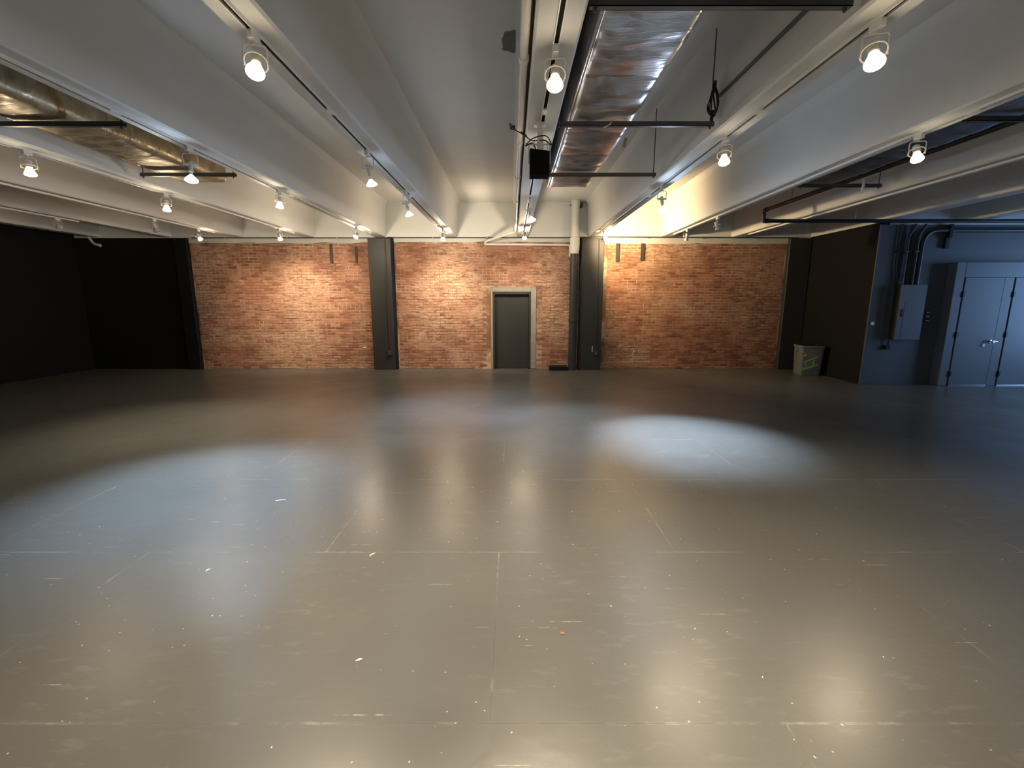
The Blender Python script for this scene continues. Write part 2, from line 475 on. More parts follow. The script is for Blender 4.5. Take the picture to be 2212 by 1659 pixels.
def panel(name, label, x0, x1, zt, holes=()):
    root = empty_struct(name, label)
    segs = [(x0, x1, 0, zt)]
    for hx0, hx1, hz in holes:
        segs = [(x0, hx0, 0, zt), (hx1, x1, 0, zt), (hx0, hx1, hz, zt)]
    for a, b, z0, z1 in segs: MB().quadbox((a, YB + .0055, z0), (b, YB + .05, z1)).build('mortar_bed', 'mortar', root)
    rg = random.Random(name); L = []
    row = 0
    while row * PZ + BH < zt + .01:
        z = row * PZ + .005; hdr = row % 6 == 5; step = .105 if hdr else PX
        off = 0 if hdr else (.105 if row % 2 else 0)
        i0 = math.floor((x0 + 40 + off) / step) - 1
        for i in range(i0, i0 + int((x1 - x0) / step) + 4):
            xa = i * step - 40 - off + .005; ln = .0945 if hdr else BL
            if xa < x0 - .001 or xa + ln > x1 + .001:
                # cut brick at the end of the course
                if not hdr and xa >= x0 - .001 and xa + .0945 <= x1: ln = .0945
                elif not hdr and xa + ln <= x1 and xa + .105 >= x0: xa += .105; ln = .0945
                else: continue
            if any(xa + ln > h[0] and xa < h[1] and z < h[2] for h in holes): continue
            L.append((xa, z, ln < .15, rg.randrange(6), rg.uniform(-.004, .003) - (.006 if rg.random() < .02 else 0)))
        row += 1
    L.sort(key=lambda t: t[0] ** 2 + (t[1] - HE) ** 2)
    for xa, z, hd, q, dy in L[:300]:
        o = bpy.data.objects.new('brick', brick_data(q, int(hd))); C.objects.link(o); o.location = (xa, YB + dy, z); o.parent = root
    mb = MB()
    for xa, z, hd, q, dy in L[300:]:
        s = base_bricks[q][int(hd)]; b = len(mb.v); t = Vector((xa, YB + dy, z))
        mb.v += [v + t for v in s.v]; mb.f += [tuple(i + b for i in f) for f in s.f]
    me = mb.mesh('brick_field'); me.materials.append(M['brick'])
    o = bpy.data.objects.new('brick_field', me); C.objects.link(o); o.parent = root; o['kind'] = 'stuff'
    return root
panel('wall_back_left', 'brightly lit bare red brick panel left of both black columns', -7.80, -3.45, 3.07)
panel('wall_back_middle', 'bare red brick panel around the black door', -2.86, 1.64, 3.09, [(-.53, .61, 2.035)])
panel('wall_back_right', 'bare red brick panel right of the door beside the bin', 2.22, 6.66, 3.05)

# black door in the brickwork
dr = empty_struct('door_1', 'plain black door set deep in the brick wall')
MB().cbox((-.475, YB - .005, 0), (-.425, YB + .16, 1.91), .004).build('jamb', 'blackcol', dr)
MB().cbox((.417, YB - .005, 0), (.467, YB + .16, 1.91), .004).build('jamb', 'blackcol', dr)
MB().cbox((-.425, YB - .005, 1.855), (.417, YB + .16, 1.91), .004).build('head', 'blackcol', dr)
MB().cbox((-.422, YB + .10, .008), (.414, YB + .145, 1.852), .003).build('leaf', 'blackcol', dr)
MB().quadbox((-.6, YB + .3, -.2), (.6, YB + .35, 2.1)).build('leak_blocker', 'black', dr)  # unseen sheet added to stop sky light leaking round the door
MB().cbox((.467, YB - .008, 0), (.605, YB + .05, 2.03), .012).build('cement_surround', 'surround', dr)
MB().cbox((-.525, YB - .008, 0), (-.475, YB + .05, 2.03), .012).build('cement_surround', 'surround', dr)
MB().cbox((-.475, YB - .008, 1.91), (.467, YB + .05, 2.03), .012).build('cement_surround', 'surround', dr)

# return wall, door wall, right wall with its window
struct(MB().quadbox((XW, YD, -.2), (XW + .2, YB + .3, ZB)).build('wall_return', 'black'), 'dark narrow wall running back beside the bin')
MB().quadbox((XW, YD, ZB), (XW + .2, YB + .3, ZS + .1)).build('upper_band', 'concrete', bpy.data.objects['wall_return'])
wd = empty_struct('wall_right_back', 'grey wall with fuse box and two tall doors')
MB().quadbox((XW + .001, YD, -.2), (XR + .2, YD + .25, 3.16)).build('lower_wall', 'grey', wd)
MB().quadbox((XW + .2, YD, 3.16), (XR + .2, YD + .25, ZS + .1)).build('upper_band', 'concrete', wd)
struct(MB().cbox((XW + .001, YD - .03, 0), (XW + .33, YD, 3.16), .01).build('trim_2', 'grey'), 'shallow grey pilaster at the wall corner')
WY0, WY1, WZ0, WZ1 = 6.6, 8.4, .5, 3.0
wr = empty_struct('wall_right', 'side wall with the daylight window')
for a in ((YN - .2, WY0, -.2, ZS + .1), (WY1, YD + .25, -.2, ZS + .1), (WY0, WY1, -.2, WZ0), (WY0, WY1, WZ1, ZS + .1)):
    MB().quadbox((XR, a[0], a[2]), (XR + .25, a[1], a[3])).build('wall_section', 'grey', wr)
w1 = empty_struct('window_1', 'tall daylight window in the side wall')
mb = MB()
for a in ((WY0, WY0 + .06, WZ0, WZ1), (WY1 - .06, WY1, WZ0, WZ1), (WY0, WY1, WZ0, WZ0 + .06), (WY0, WY1, WZ1 - .06, WZ1)):
    mb.quadbox((XR + .08, a[0], a[2]), (XR + .15, a[1], a[3]))
mb.build('window_frame', 'blackmetal', w1)
for i in range(3):
    ya = WY0 + .06 + i * (WY1 - WY0 - .12) / 3; yb = WY0 + .06 + (i + 1) * (WY1 - WY0 - .12) / 3
    MB().quadbox((XR + .108, ya + .015, WZ0 + .06), (XR + .114, yb - .015, WZ1 - .06)).build('pane', 'glass', w1)
    if i: MB().quadbox((XR + .08, ya - .02, WZ0 + .06), (XR + .15, ya + .02, WZ1 - .06)).build('mullion', 'blackmetal', w1)
pl = bpy.data.lights.new('window_portal', 'AREA'); pl.shape = 'RECTANGLE'; pl.size = WZ1 - WZ0; pl.size_y = WY1 - WY0
pl.cycles.is_portal = True
po = bpy.data.objects.new('window_portal', pl); C.objects.link(po); po.location = (XR + .2, (WY0 + WY1) / 2, (WZ0 + WZ1) / 2)
po.rotation_euler = (0, R(90), 0)

# ================================================================== TALL DOORS ON THE RIGHT
YF = 9.18
cl = empty_struct('trim_1', 'grey boxed-out frame around two tall doors')
MB().quadbox((8.845, YD - .012, 0), (10.64, YD, 2.15)).build('closet_back', 'black', cl)
MB().cbox((8.665, YF, 0), (8.845, YD, 2.44), .006).build('stile', 'greydoor', cl)
MB().cbox((8.845, YF, 2.15), (XR, YD, 2.44), .006).build('header', 'greydoor', cl)
MB().cbox((9.64, YF, 0), (9.83, YD, 2.15), .006).build('mullion', 'greydoor', cl)
MB().cbox((10.64, YF, 0), (XR, YD, 2.15), .006).build('stile', 'greydoor', cl)
def tall_door(name, x0, x1, label, knob):
    d = empty_struct(name, label)
    MB().cbox((x0 + .026, YF - .004, .022), (x1 - .004, YF + .05, 2.146), .003).build('leaf', 'greydoor', d)
    MB().quadbox((x0 + .026, YF - .006, .006), (x1 - .006, YF + .03, .020)).build('sill_strip', 'chrome', d)
    for z in (.24, 1.03, 1.82):
        h = MB().tube([(x0 + .012, YF - .012, z - .055), (x0 + .012, YF - .012, z + .055)], .011, 8)
        h.quadbox((x0 + .012, YF - .006, z - .05), (x0 + .062, YF + .024, z + .05)).build('hinge', 'blackmetal', d)
    if knob:
        zk = .90; xk = x1 - .075
        k = MB().lathe([(.032, 0), (.032, .008), (.014, .012), (.014, .04), (.03, .05), (.034, .065), (.026, .08)], 18,
                       Matrix.Translation((xk, YF - .004, zk)) @ Matrix.Rotation(R(90), 4, 'X')).build('handle', 'chrome', d, 30)
        MB().tube([(xk, YF - .07, zk), (xk + .05, YF - .075, zk + .002), (xk + .08, YF - .071, zk - .006)], .011, 8).build('lever', 'chrome', k, 40)
        MB().lathe([(.036, 0), (.036, .01), (.03, .014)], 20, Matrix.Translation((xk - .125, YF - .004, zk - .075)) @ Matrix.Rotation(R(90), 4, 'X')).build('lock_disc', 'button', d, 30)
    return d
tall_door('door_2', 8.845, 9.64, 'tall grey door with chrome handle beside the fuse box', True)
tall_door('door_3', 9.83, 10.64, 'tall grey door cut off by the right picture edge', False)

# ================================================================== FUSE BOX AND CONDUITS ON THE DOOR WALL
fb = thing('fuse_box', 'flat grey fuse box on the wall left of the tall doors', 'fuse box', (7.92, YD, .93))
MB().cbox((-.25, -.16, 0), (.25, 0, 1.08), .006).build('cabinet', 'blackcol', fb)  # black colour stands in for the shade on the cabinet side
f = MB().cbox((-.25, -.178, 0), (.25, -.160, 1.08), .004).build('cover_door', 'greydoor', fb)
MB().quadbox((-.15, -.1795, .04), (-.146, -.177, .75)).build('cover_seam', 'blackmetal', f)
MB().cbox((-.185, -.192, .46), (-.165, -.176, .60), .004).build('latch', 'darkmetal', f)
st = thing('conduit_stub', 'short black conduit stub with small box under the fuse box', 'conduit', (7.64, YD, .76))
MB().tube([(.02, -.05, .04), (.04, -.05, .17)], .018, 10).build('pipe', 'blackmetal', st)
MB().cbox((-.045, -.09, -.04), (.045, 0, .05), .008).build('box', 'blackmetal', st)
for i, (xx, rr, lab) in enumerate(((7.60, .030, 'leftmost upright conduit of the bundle above the fuse box'), (7.71, .022, 'second upright conduit from the left above the fuse box'),
                                   (7.80, .026, 'third upright conduit from the left above the fuse box'), (7.90, .022, 'fourth upright conduit from the left above the fuse box'))):
    x2 = xx + (.10 if i in (1, 3) else 0)
    t = thing('conduit', lab, 'conduit', (xx, YD - (.11 if i in (1, 3) else .05), 2.01), 'conduits above the fuse box')
    MB().tube(rnd([(max(0, 7.69 - xx), 0, 0), (max(0, 7.69 - xx) * .2, 0, .25), (0, 0, .4), (0, 0, .95), (x2 - xx, 0, 1.1), (x2 - xx, 0, 1.15)], .08), rr, 10).build('pipe', 'conduitpaint', t, 40)
    MB().quadbox((-.04, -.004 - rr, .62), (.04, .11 if i in (1, 3) else .05, .645)).build('strap', 'darkmetal', t)
t = thing('conduit', 'thick conduit curving from the fuse box along the wall top to the right', 'conduit', (8.03, YD - .06, 2.01), 'conduits above the fuse box')
MB().tube(rnd([(0, 0, 0), (0, 0, 1.04), (4.5, 0, 1.04)], .30, 10), .042, 12).build('pipe', 'conduitpaint', t, 40)
MB().cbox((.47, -.05, .90), (.53, .05, 1.15), .006).build('strap', 'blackmetal', t)
MB().cbox((.46, .0, .70), (.54, .06, .94), .004).build('bracket', 'blackmetal', t)
b = thing('wall_button', 'round white button on the grey wall corner', 'button', (7.30, YD - .03, 1.245))
MB().lathe([(.038, 0), (.038, .012), (.03, .018)], 20, Matrix.Rotation(R(90), 4, 'X')).build('plate', 'button', b, 30)
MB().lathe([(.018, .014), (.018, .026), (.012, .03)], 16, Matrix.Rotation(R(90), 4, 'X')).build('push', 'button', b, 30)
for z, lab in ((1.47, 'upper small white switch in the shadow beside the fuse box'), (1.39, 'middle small white switch in the shadow beside the fuse box'), (1.30, 'lower small white switch in the shadow beside the fuse box')):
    s = thing('wall_switch', lab, 'switch', (8.40, YD, z), 'small switches beside the fuse box')
    MB().cbox((-.05, -.012, -.028), (.05, 0, .028), .004).build('plate', 'blackmetal', s)
    MB().cbox((-.03, -.028, -.012), (-.005, -.010, .012), .003).build('toggle', 'button', s)
    MB().cbox((.008, -.028, -.012), (.033, -.010, .012), .003).build('toggle', 'button', s)

# ================================================================== BIN IN THE CORNER
bn = thing('waste_bin', 'grey plastic waste bin with green scrawls in the dark corner', 'bin', (6.90, 10.62, 0))
bn.rotation_euler = (0, 0, R(-12))
def rsq(h, r, z, n=6):
    out = []
    for cx, cy, a0 in ((1, 1, 0), (-1, 1, 90), (-1, -1, 180), (1, -1, 270)):
        for k in range(n + 1):
            a = R(a0 + 90 * k / n); out.append(Vector((cx * (h - r) + r * math.cos(a), cy * (h - r) + r * math.sin(a), z)))
    return out
def loft(rings, cap0=True, cap1=True):
    mb = MB(); n = len(rings[0])
    for rg in rings: mb.v += rg
    for i in range(len(rings) - 1):
        for k in range(n): mb.f.append((i * n + k, i * n + (k + 1) % n, (i + 1) * n + (k + 1) % n, (i + 1) * n + k))
    if cap0: mb.f.append(tuple(reversed(range(n))))
    if cap1: mb.f.append(tuple((len(rings) - 1) * n + k for k in range(n)))
    return mb
loft([rsq(.205, .05, .0), rsq(.215, .05, .03), rsq(.245, .06, .66), rsq(.235, .05, .66), rsq(.21, .05, .05)], True, True).build('body', 'bin', bn, 40)
loft([rsq(.246, .06, .64), rsq(.262, .06, .645), rsq(.262, .06, .685), rsq(.236, .05, .69), rsq(.236, .05, .64)], False, False).build('rim', 'bin', bn, 40)
loft([rsq(.24, .06, .69), rsq(.245, .06, .705), rsq(.20, .06, .70), rsq(.15, .06, .62)], False, True).build('bag', 'bag', bn, 40)
sl = .03 / .63
def stroke(x0, z0, x1, z1, w, m):
    d = Vector((x1 - x0, 0, z1 - z0)); L = d.length; d.normalize(); nn = Vector((-d.z, 0, d.x)) * w / 2
    mb = MB()
    for a in (0, 1):
        for p in (Vector((x0, 0, z0)) + nn, Vector((x1, 0, z1)) + nn, Vector((x1, 0, z1)) - nn, Vector((x0, 0, z0)) - nn):
            mb.v.append(Vector((p.x, -(.2155 + (p.z - .03) * sl) - (.003 if a else -.004), p.z)))
    mb.f = [(0, 1, 2, 3), (4, 7, 6, 5)] + [(i, (i + 1) % 4, 4 + (i + 1) % 4, 4 + i) for i in range(4)]
    mb.build('painted_stroke', m, bn)
for a in ((-.17, .14, .12, .26, .035), (-.16, .31, .10, .44, .022), (.02, .19, .05, .40, .022), (-.14, .32, -.09, .20, .02)): stroke(*a, 'green')
stroke(-.17, .44, -.14, .50, .04, 'orange')
for s in (-1, 1): MB().cbox((s * .255 - .012, -.07, .55), (s * .255 + .012, .07, .60), .006).build('handle', 'bin', bn)

# ================================================================== WALL FITTINGS
dp = thing('drain_pipe', 'upright drain pipe, white above and black below, beside the right column', 'pipe', (1.49, 11.30, 0))
MB().lathe([(.098, 0), (.098, 2.84), (.09, 2.84)], 20).build('black_length', 'blackcol', dp, 30)
MB().lathe([(.104, 1.18), (.108, 1.19), (.108, 1.26), (.104, 1.27)], 20, None, False, False).build('coupling', 'blackcol', dp, 30)
MB().lathe([(.10, 2.80), (.11, 2.86), (.115, 2.95), (.118, 3.15), (.112, 3.17), (.10, 3.18)], 20).build('collar', 'pvc', dp, 30)
MB().lathe([(.092, 3.16), (.092, 3.86), (.104, 3.90), (.104, ZS - .004)], 20).build('white_length', 'pvc', dp, 30)
bk = thing('pipe_bracket', 'small dark clamp fixed beside the white drain pipe top', 'bracket', (1.60, YB, 3.90))
MB().cbox((-.02, -.18, -.03), (.07, 0, .06), .008).build('clamp_block', 'bracket', bk)
MB().tube([(-.24, -.20, .0), (.03, -.14, .01)], .012, 8).build('rod', 'bracket', bk)
for j, (xx, lab) in enumerate(((1.665, 'thin black cable hanging between drain pipe and column'),)):
    c = thing('cable', lab, 'cable', (xx, 11.30, 0))
    MB().tube(spline([(0, 0, 2.6), (-.03, 0, 1.9), (-.045, 0, 1.2), (-.02, 0, .4), (-.01, .02, .01)]), .014, 8).build('sheath', 'rubber', c, 40)
cr = tag(MB().cbox((.93, YB - .30, 0), (1.375, YB - .02, .10), .01).build('low_plinth', 'black'), 'low black plinth on the floor right of the black door', 'plinth')
# column conduits with outlet boxes
for x0, lab, lb2 in ((-3.03, 'black conduit down the left column to an outlet box', -3.03), (2.08, 'black conduit down the right column to an outlet box', 2.08)):
    t = thing('column_conduit', lab, 'conduit', (x0, YB - .14, 0), 'conduits on the columns')
    MB().tube([(0, -.016, .46), (0, -.016, 3.15)], .014, 10).build('pipe', 'blackcol', t, 40)
    bx = MB().cbox((-.05, -.06, .36), (.06, 0, .48), .006).build('outlet_box', 'blackcol', t)
    MB().cbox((-.035, -.066, .375), (.045, -.058, .465), .003).build('cover_plate', 'darkmetal', bx)
tag(MB().cbox((1.985, YB - .15, .44), (2.0, YB - .139, .60), .002).build('white_tape', 'button'), 'thin strip of white tape on the right column near the outlet', 'tape')
# dark strips hanging at the top of the brickwork
for x, z0, z1, w, m, lab in ((2.56, 2.63, 3.06, .085, 'strip', 'dark flat strip near the left edge of the right brick panel'), (3.16, 2.66, 3.06, .085, 'strip', 'second dark flat strip on the right brick panel'),
                             (-4.37, 2.60, 3.05, .055, 'bracket', 'narrow dark strip at the top of the left brick panel'), (-3.77, 2.60, 2.98, .05, 'bracket', 'narrow dark strip by the column on the left brick panel')):
    tag(MB().cbox((x - w / 2, YB - .04, z0), (x + w / 2, YB + .0, z1), .004).build('wall_strip', m), lab, 'strip', 'strips at the brick top')
# pale chips on the brickwork
for x, z, w, h, lab in ((-3.70, .55, .10, .05, 'pale torn scrap on the left brick panel near the column'), (3.05, .43, .03, .15, 'thin pale mark low on the right brick panel'),
                        (2.72, .60, .04, .06, 'small pale chip low on the right brick panel'), (.85, .20, .04, .04, 'small pale chip low beside the door')):
    n = 7; mb = MB(); rg = random.Random(x)
    pts = [(w / 2 * math.cos(6.283 * i / n) * rg.uniform(.5, 1.1), h / 2 * math.sin(6.283 * i / n) * rg.uniform(.5, 1.1)) for i in range(n)]
    for y in (-.010, .004):
        for a, c in pts: mb.v.append(Vector((x + a, YB + y, z + c)))
    mb.f = [tuple(range(n)), tuple(reversed(range(n, 2 * n)))] + [(i, (i + 1) % n, n + (i + 1) % n, n + i) for i in range(n)]
    tag(mb.build('paint_scrap', 'flake'), lab, 'scrap', 'pale scraps on the brick')
# conduits along the wall top
t = thing('wall_conduit', 'thin grey conduit along the top of the brick wall', 'conduit', (0, YB, 0))
MB().tube([(-7.7, -.035, 3.185), (-3.4, -.035, 3.185), (-2.8, -.04, 3.19), (1.2, -.04, 3.19), (2.3, -.18, 3.185), (6.9, -.04, 3.185)], .014, 8).build('pipe', 'darkmetal', t, 40)
for x in (-6.9, -5.4, -4.2, -1.9, -.6, 3.3, 4.6, 5.9): MB().quadbox((x - .015, -.055, 3.165), (x + .015, 0, 3.205)).build('clip', 'galv', t)
t = thing('wall_conduit', 'white conduit from the centre beam across the brick above the door', 'conduit', (0, 0, 0))
MB().tube(rnd([(.075, -4.9, 3.245), (.075, 10.85, 3.245), (-.62, YB - .10, 3.10), (-.66, YB - .05, 3.035), (1.40, YB - .05, 3.02), (1.40, YB - .05, 2.75)], .07), .028, 10).build('pipe', 'pvc', t, 40)
for y in (1.5, 3.3, 4.9, 6.2, 7.6, 9.2): MB().tube([(.075, y - .03, 3.245), (.075, y + .03, 3.245)], .035, 12).build('coupling', 'pvc', t, 40)
t = thing('wall_conduit', 'dark thin conduit clipped along the left side of the centre beam', 'conduit', (0, 0, 0))
MB().tube([(.112, -4.9, 3.27), (.112, 10.9, 3.27)], .012, 8).build('pipe', 'bracket', t, 40)
t = thing('wall_conduit', 'dark seam conduit on the beam right of the foil duct', 'conduit', (0, 0, 0))
MB().tube([(BX(1) - .160, -4.9, 3.47), (BX(1) - .160, 4.4, 3.47)], .014, 8).build('pipe', 'darkmetal', t, 40)
t = thing('pipe_elbow', 'short curved white pipe end on the black corner wall', 'pipe', (-10.0, YB - .1, 3.1))
MB().tube(spline([(-.12, 0, .12), (-.06, -.02, .03), (.03, -.04, -.06), (.16, -.05, -.10)]), .028, 10).build('pipe', 'pvc', t, 40)
MB().tube([(.14, -.05, -.095), (.18, -.05, -.105)], .034, 10).build('collar', 'pvc', t, 40)

# black sprinkler pipe hanging in the right bay, then across the door wall
sp = thing('sprinkler_pipe', 'black pipe hanging in the right bay and turning across above the doors', 'pipe', (0, 0, 0))
MB().tube(rnd([(4.62, -4.8, 3.326), (4.62, 8.82, 3.326), (4.62, 8.82, 3.143), (12.5, 8.82, 3.143)], .05), .033, 12).build('pipe', 'blackmetal', sp, 40)
for a, b in (((4.62, 8.72, 3.326), (4.62, 8.80, 3.326)), ((4.70, 8.82, 3.143), (4.62, 8.82, 3.143))): MB().tube([a, b], .042, 12).build('elbow_collar', 'blackmetal', sp, 40)
for x, y, z in ((4.62, 3.0, 3.33), (4.62, 5.6, 3.33), (4.62, 8.0, 3.33), (6.3, 8.82, 3.17), (8.0, 8.82, 3.17)):
    MB().tube([(x, y, z), (x, y, ZS)], .007, 8).build('hanger_rod', 'galv', sp, 40)

# ================================================================== DUCTS
def duct(label, x0, x1, zb, zt, y0, y1, m, bands, seed):
    t = thing('air_duct', label, 'duct', (0, 0, 0))
    cx, cz = (x0 + x1) / 2, (zb + zt) / 2; hx, hz = (x1 - x0) / 2, (zt - zb) / 2; r = .05
    per = []
    for sx, sz, a0 in ((1, 1, 0), (-1, 1, 90), (-1, -1, 180), (1, -1, 270)):
        for k in range(5):
            a = R(a0 + 90 * k / 4); per.append((sx * (hx - r) + r * math.cos(a), sz * (hz - r) + r * math.sin(a), math.cos(a), math.sin(a)))
    # more points along each flat side
    full = []
    for i, p in enumerate(per):
        q = per[(i + 1) % len(per)]; full.append(p); L = math.hypot(q[0] - p[0], q[1] - p[1])
        if L > .15:
            nn = 14
            for k in range(1, nn):
                u = k / nn; full.append((p[0] + (q[0] - p[0]) * u, p[1] + (q[1] - p[1]) * u, p[2] if abs(p[2]) > .9 else 0, p[3] if abs(p[3]) > .9 else 0))
    n = len(full); ny = int((y1 - y0) / .03); mb = MB()
    bnds = [y0] + bands + [y1]
    for j in range(ny + 1):
        y = y0 + (y1 - y0) * j / ny
        seg = next((i for i in range(len(bnds) - 1) if bnds[i] <= y <= bnds[i + 1] + 1e-6), 0)
        u = (y - bnds[seg]) / (bnds[seg + 1] - bnds[seg]); sag = max(0., math.sin(math.pi * min(1., max(0., u)))) ** .6
        for (x, z, nx, nz) in full:
            flat = 1 - min(1, (abs(x) / hx) ** 6) if abs(nz) > .5 else 1 - min(1, (abs(z) / hz) ** 6)
            w = noise.noise(Vector((x * 4 + seed, y * 9, z * 4))) * .010 + noise.noise(Vector((x * 8 + seed, y * 17, z * 8))) * .003
            d = .022 * sag * flat + w * (.35 + .65 * sag)
            mb.v.append(Vector((cx + x + nx * d, y, cz + z + nz * d)))
    for j in range(ny):
        for k in range(n): mb.f.append((j * n + k, (j + 1) * n + k, (j + 1) * n + (k + 1) % n, j * n + (k + 1) % n))
    mb.f.append(tuple(range(n))); mb.f.append(tuple(ny * n + k for k in reversed(range(n))))
    mb.build('foil_wrap', m, t, 60)
    MB().tube([(x0 + .012, y0, zb + .010), (x0 + .012, y1, zb + .010)], .020, 8).build('edge_tape', 'tape' if m == 'foil' else m, t, 50)
    for y in bands:
        e = .004; mb = MB()
        prof = [(cx + p[0] + p[2] * e, cz + p[1] + p[3] * e) for p in per]
        mb.extr(prof, y - .03, y + .03).build('tape_band', 'tape' if m == 'foil' else m, t, 60)
    return t
duct('silver foil wrapped duct beside the centre beam', .50, 1.10, 3.30, 3.86, -3.0, 6.95, 'foil', [-1.4, .2, 1.7, 2.9, 3.65, 4.75, 5.45, 6.3], 3)
duct('dull golden foil wrapped duct in the left bay', -4.48, -3.92, 3.30, 3.86, -3.0, 6.7, 'kraft', [-1.2, .6, 2.2, 3.4, 4.9, 5.9], 11)
duct('dark foil wrapped duct in the right bay behind the black pipe', 3.95, 4.50, 3.30, 3.86, -3.0, 6.75, 'foil', [-1.2, .6, 2.2, 3.3, 4.4, 5.6], 23)
def hanger(xa, xb, y, label, name='duct_hanger'):
    t = thing(name, label, 'bracket', ((xa + xb) / 2, y, 3.222), 'duct hangers'); h = (xb - xa) / 2
    mb = MB().quadbox((-h, -.02, 0), (h, .02, .004))
    mb.quadbox((-h, -.02, 0), (h, -.016, .04)).quadbox((-h, .016, 0), (h, .02, .04)); mb.build('strut', 'darkmetal', t)
    for s in (-1, 1):
        MB().tube([(s * (h - .03), 0, -.02), (s * (h - .03), 0, ZS - 3.222)], .006, 8).build('rod', 'darkmetal', t, 40)
        MB().lathe([(.012, -.014), (.012, 0)], 6, Matrix.Translation((s * (h - .03), 0, 0))).build('nut', 'darkmetal', t)
for y, lab in ((2.74, 'nearest strut hanger under the silver duct, at the top picture edge'), (4.42, 'middle strut hanger under the silver duct'), (6.08, 'far strut hanger under the end of the silver duct')): hanger(.41, 1.79, y, lab)
for y, lab in ((4.42, 'near strut hanger under the golden duct'), (6.08, 'far strut hanger under the golden duct')): hanger(-4.62, -3.44, y, lab)
for y, lab in ((4.3, 'near strut hanger under the dark right duct'), (6.62, 'far strut hanger under the dark right duct')): hanger(3.90, 5.02, y, lab)
cc = thing('cable_coil', 'small coil of black cable on the strut hanger right of the silver duct', 'cable', (1.765, 4.40, 3.30))
for a, rr, tl in ((0, .10, .2), (.5, .085, .5), (-.4, .11, -.2)):
    pts = [Vector((.02 * math.sin(2 * k * .3 + a), rr * .55 * math.cos(k * math.pi / 10), .14 + rr * 1.3 * math.sin(k * math.pi / 10))) for k in range(20)]
    MB().tube([Matrix.Rotation(tl, 3, 'Z') @ p for p in pts], .007, 6, True).build('loop', 'rubber', cc, 40)
MB().tube([(0, 0, -.04), (0, 0, .05)], .012, 8).build('tie', 'rubber', cc, 40)
for x, y, z, dx in ((.86, 4.42, 3.24, -.05),):
    w = tag(MB().tube(spline([(x, y - .02, z + .06), (x + .01, y - .03, z), (x + dx, y - .05, z - .04)]), .005, 6).build('wire_tie', 'whitemetal', None, 40), 'loose white wire tie on the middle strut of the silver duct', 'wire')

tg = thing('paper_tag', 'small grey tag dangling below the right edge of the silver duct', 'tag', (1.15, 5.0, 3.33))
MB().cbox((-.012, -.003, -.10), (.022, .003, -.01), .001, Matrix.Rotation(.25, 4, 'Y')).build('tag', 'galv', tg)
MB().tube([(-.04, 0, .02), (0, 0, -.015)], .002, 6).build('string', 'whitemetal', tg)
ck = thing('cable_end', 'loose white cable end hanging over the far strut of the dark duct', 'cable', (4.74, 6.60, 3.27))
MB().tube(spline([(-.01, .03, .14), (0, .0, .10), (.005, -.03, .02), (.0, -.035, -.10), (-.005, -.035, -.14)]), [.010] * 8 + [.014] * 8 + [.018] * 8 + [.012] * 8 + [.008], 8).build('sheath', 'whitemetal', ck, 40)

# ================================================================== TRACKS
def track(k, y0, y1, label):
    t = thing('lighting_track', label, 'track', (BX(k), 0, ZB), 'lighting tracks')
    mb = MB().quadbox((-.019, y0, -.004), (.019, y1, 0)); mb.quadbox((-.019, y0, -.022), (-.013, y1, -.004)); mb.quadbox((.013, y0, -.022), (.019, y1, -.004))
    mb.build('rail', 'whitemetal', t)
    mb = MB().quadbox((-.013, y0, -.008), (.013, y1, -.0045)); mb.build('conductor_strip', 'blackplastic', t)
    for y in (y0, y1): MB().cbox((-.022, y - .03, -.026), (.022, y + .03, 0), .004).build('end_cap', 'whitemetal', t)
    for y in range(int(y0) + 2, int(y1), 3): MB().cbox((-.021, y - .05, -.024), (.021, y + .05, 0), .003).build('joiner', 'whitemetal', t)
TL = {-5: ('leftmost lighting track, over the black wall', 9.2), -4: ('lighting track on the second beam from the left', 10.6), -3: ('lighting track on the beam left of the golden duct', 10.7),
      -2: ('lighting track on the beam right of the golden duct', 10.7), -1: ('lighting track on the beam left of the centre beam', 10.7), 0: ('lighting track on the centre beam', 10.7),
      1: ('lighting track on the beam right of the silver duct', 10.9), 2: ('lighting track on the beam left of the dark duct', 10.9), 3: ('lighting track on the beam right of the dark duct', 10.9)}
for k, (lab, y1) in TL.items(): track(k, -4.5, y1, lab)

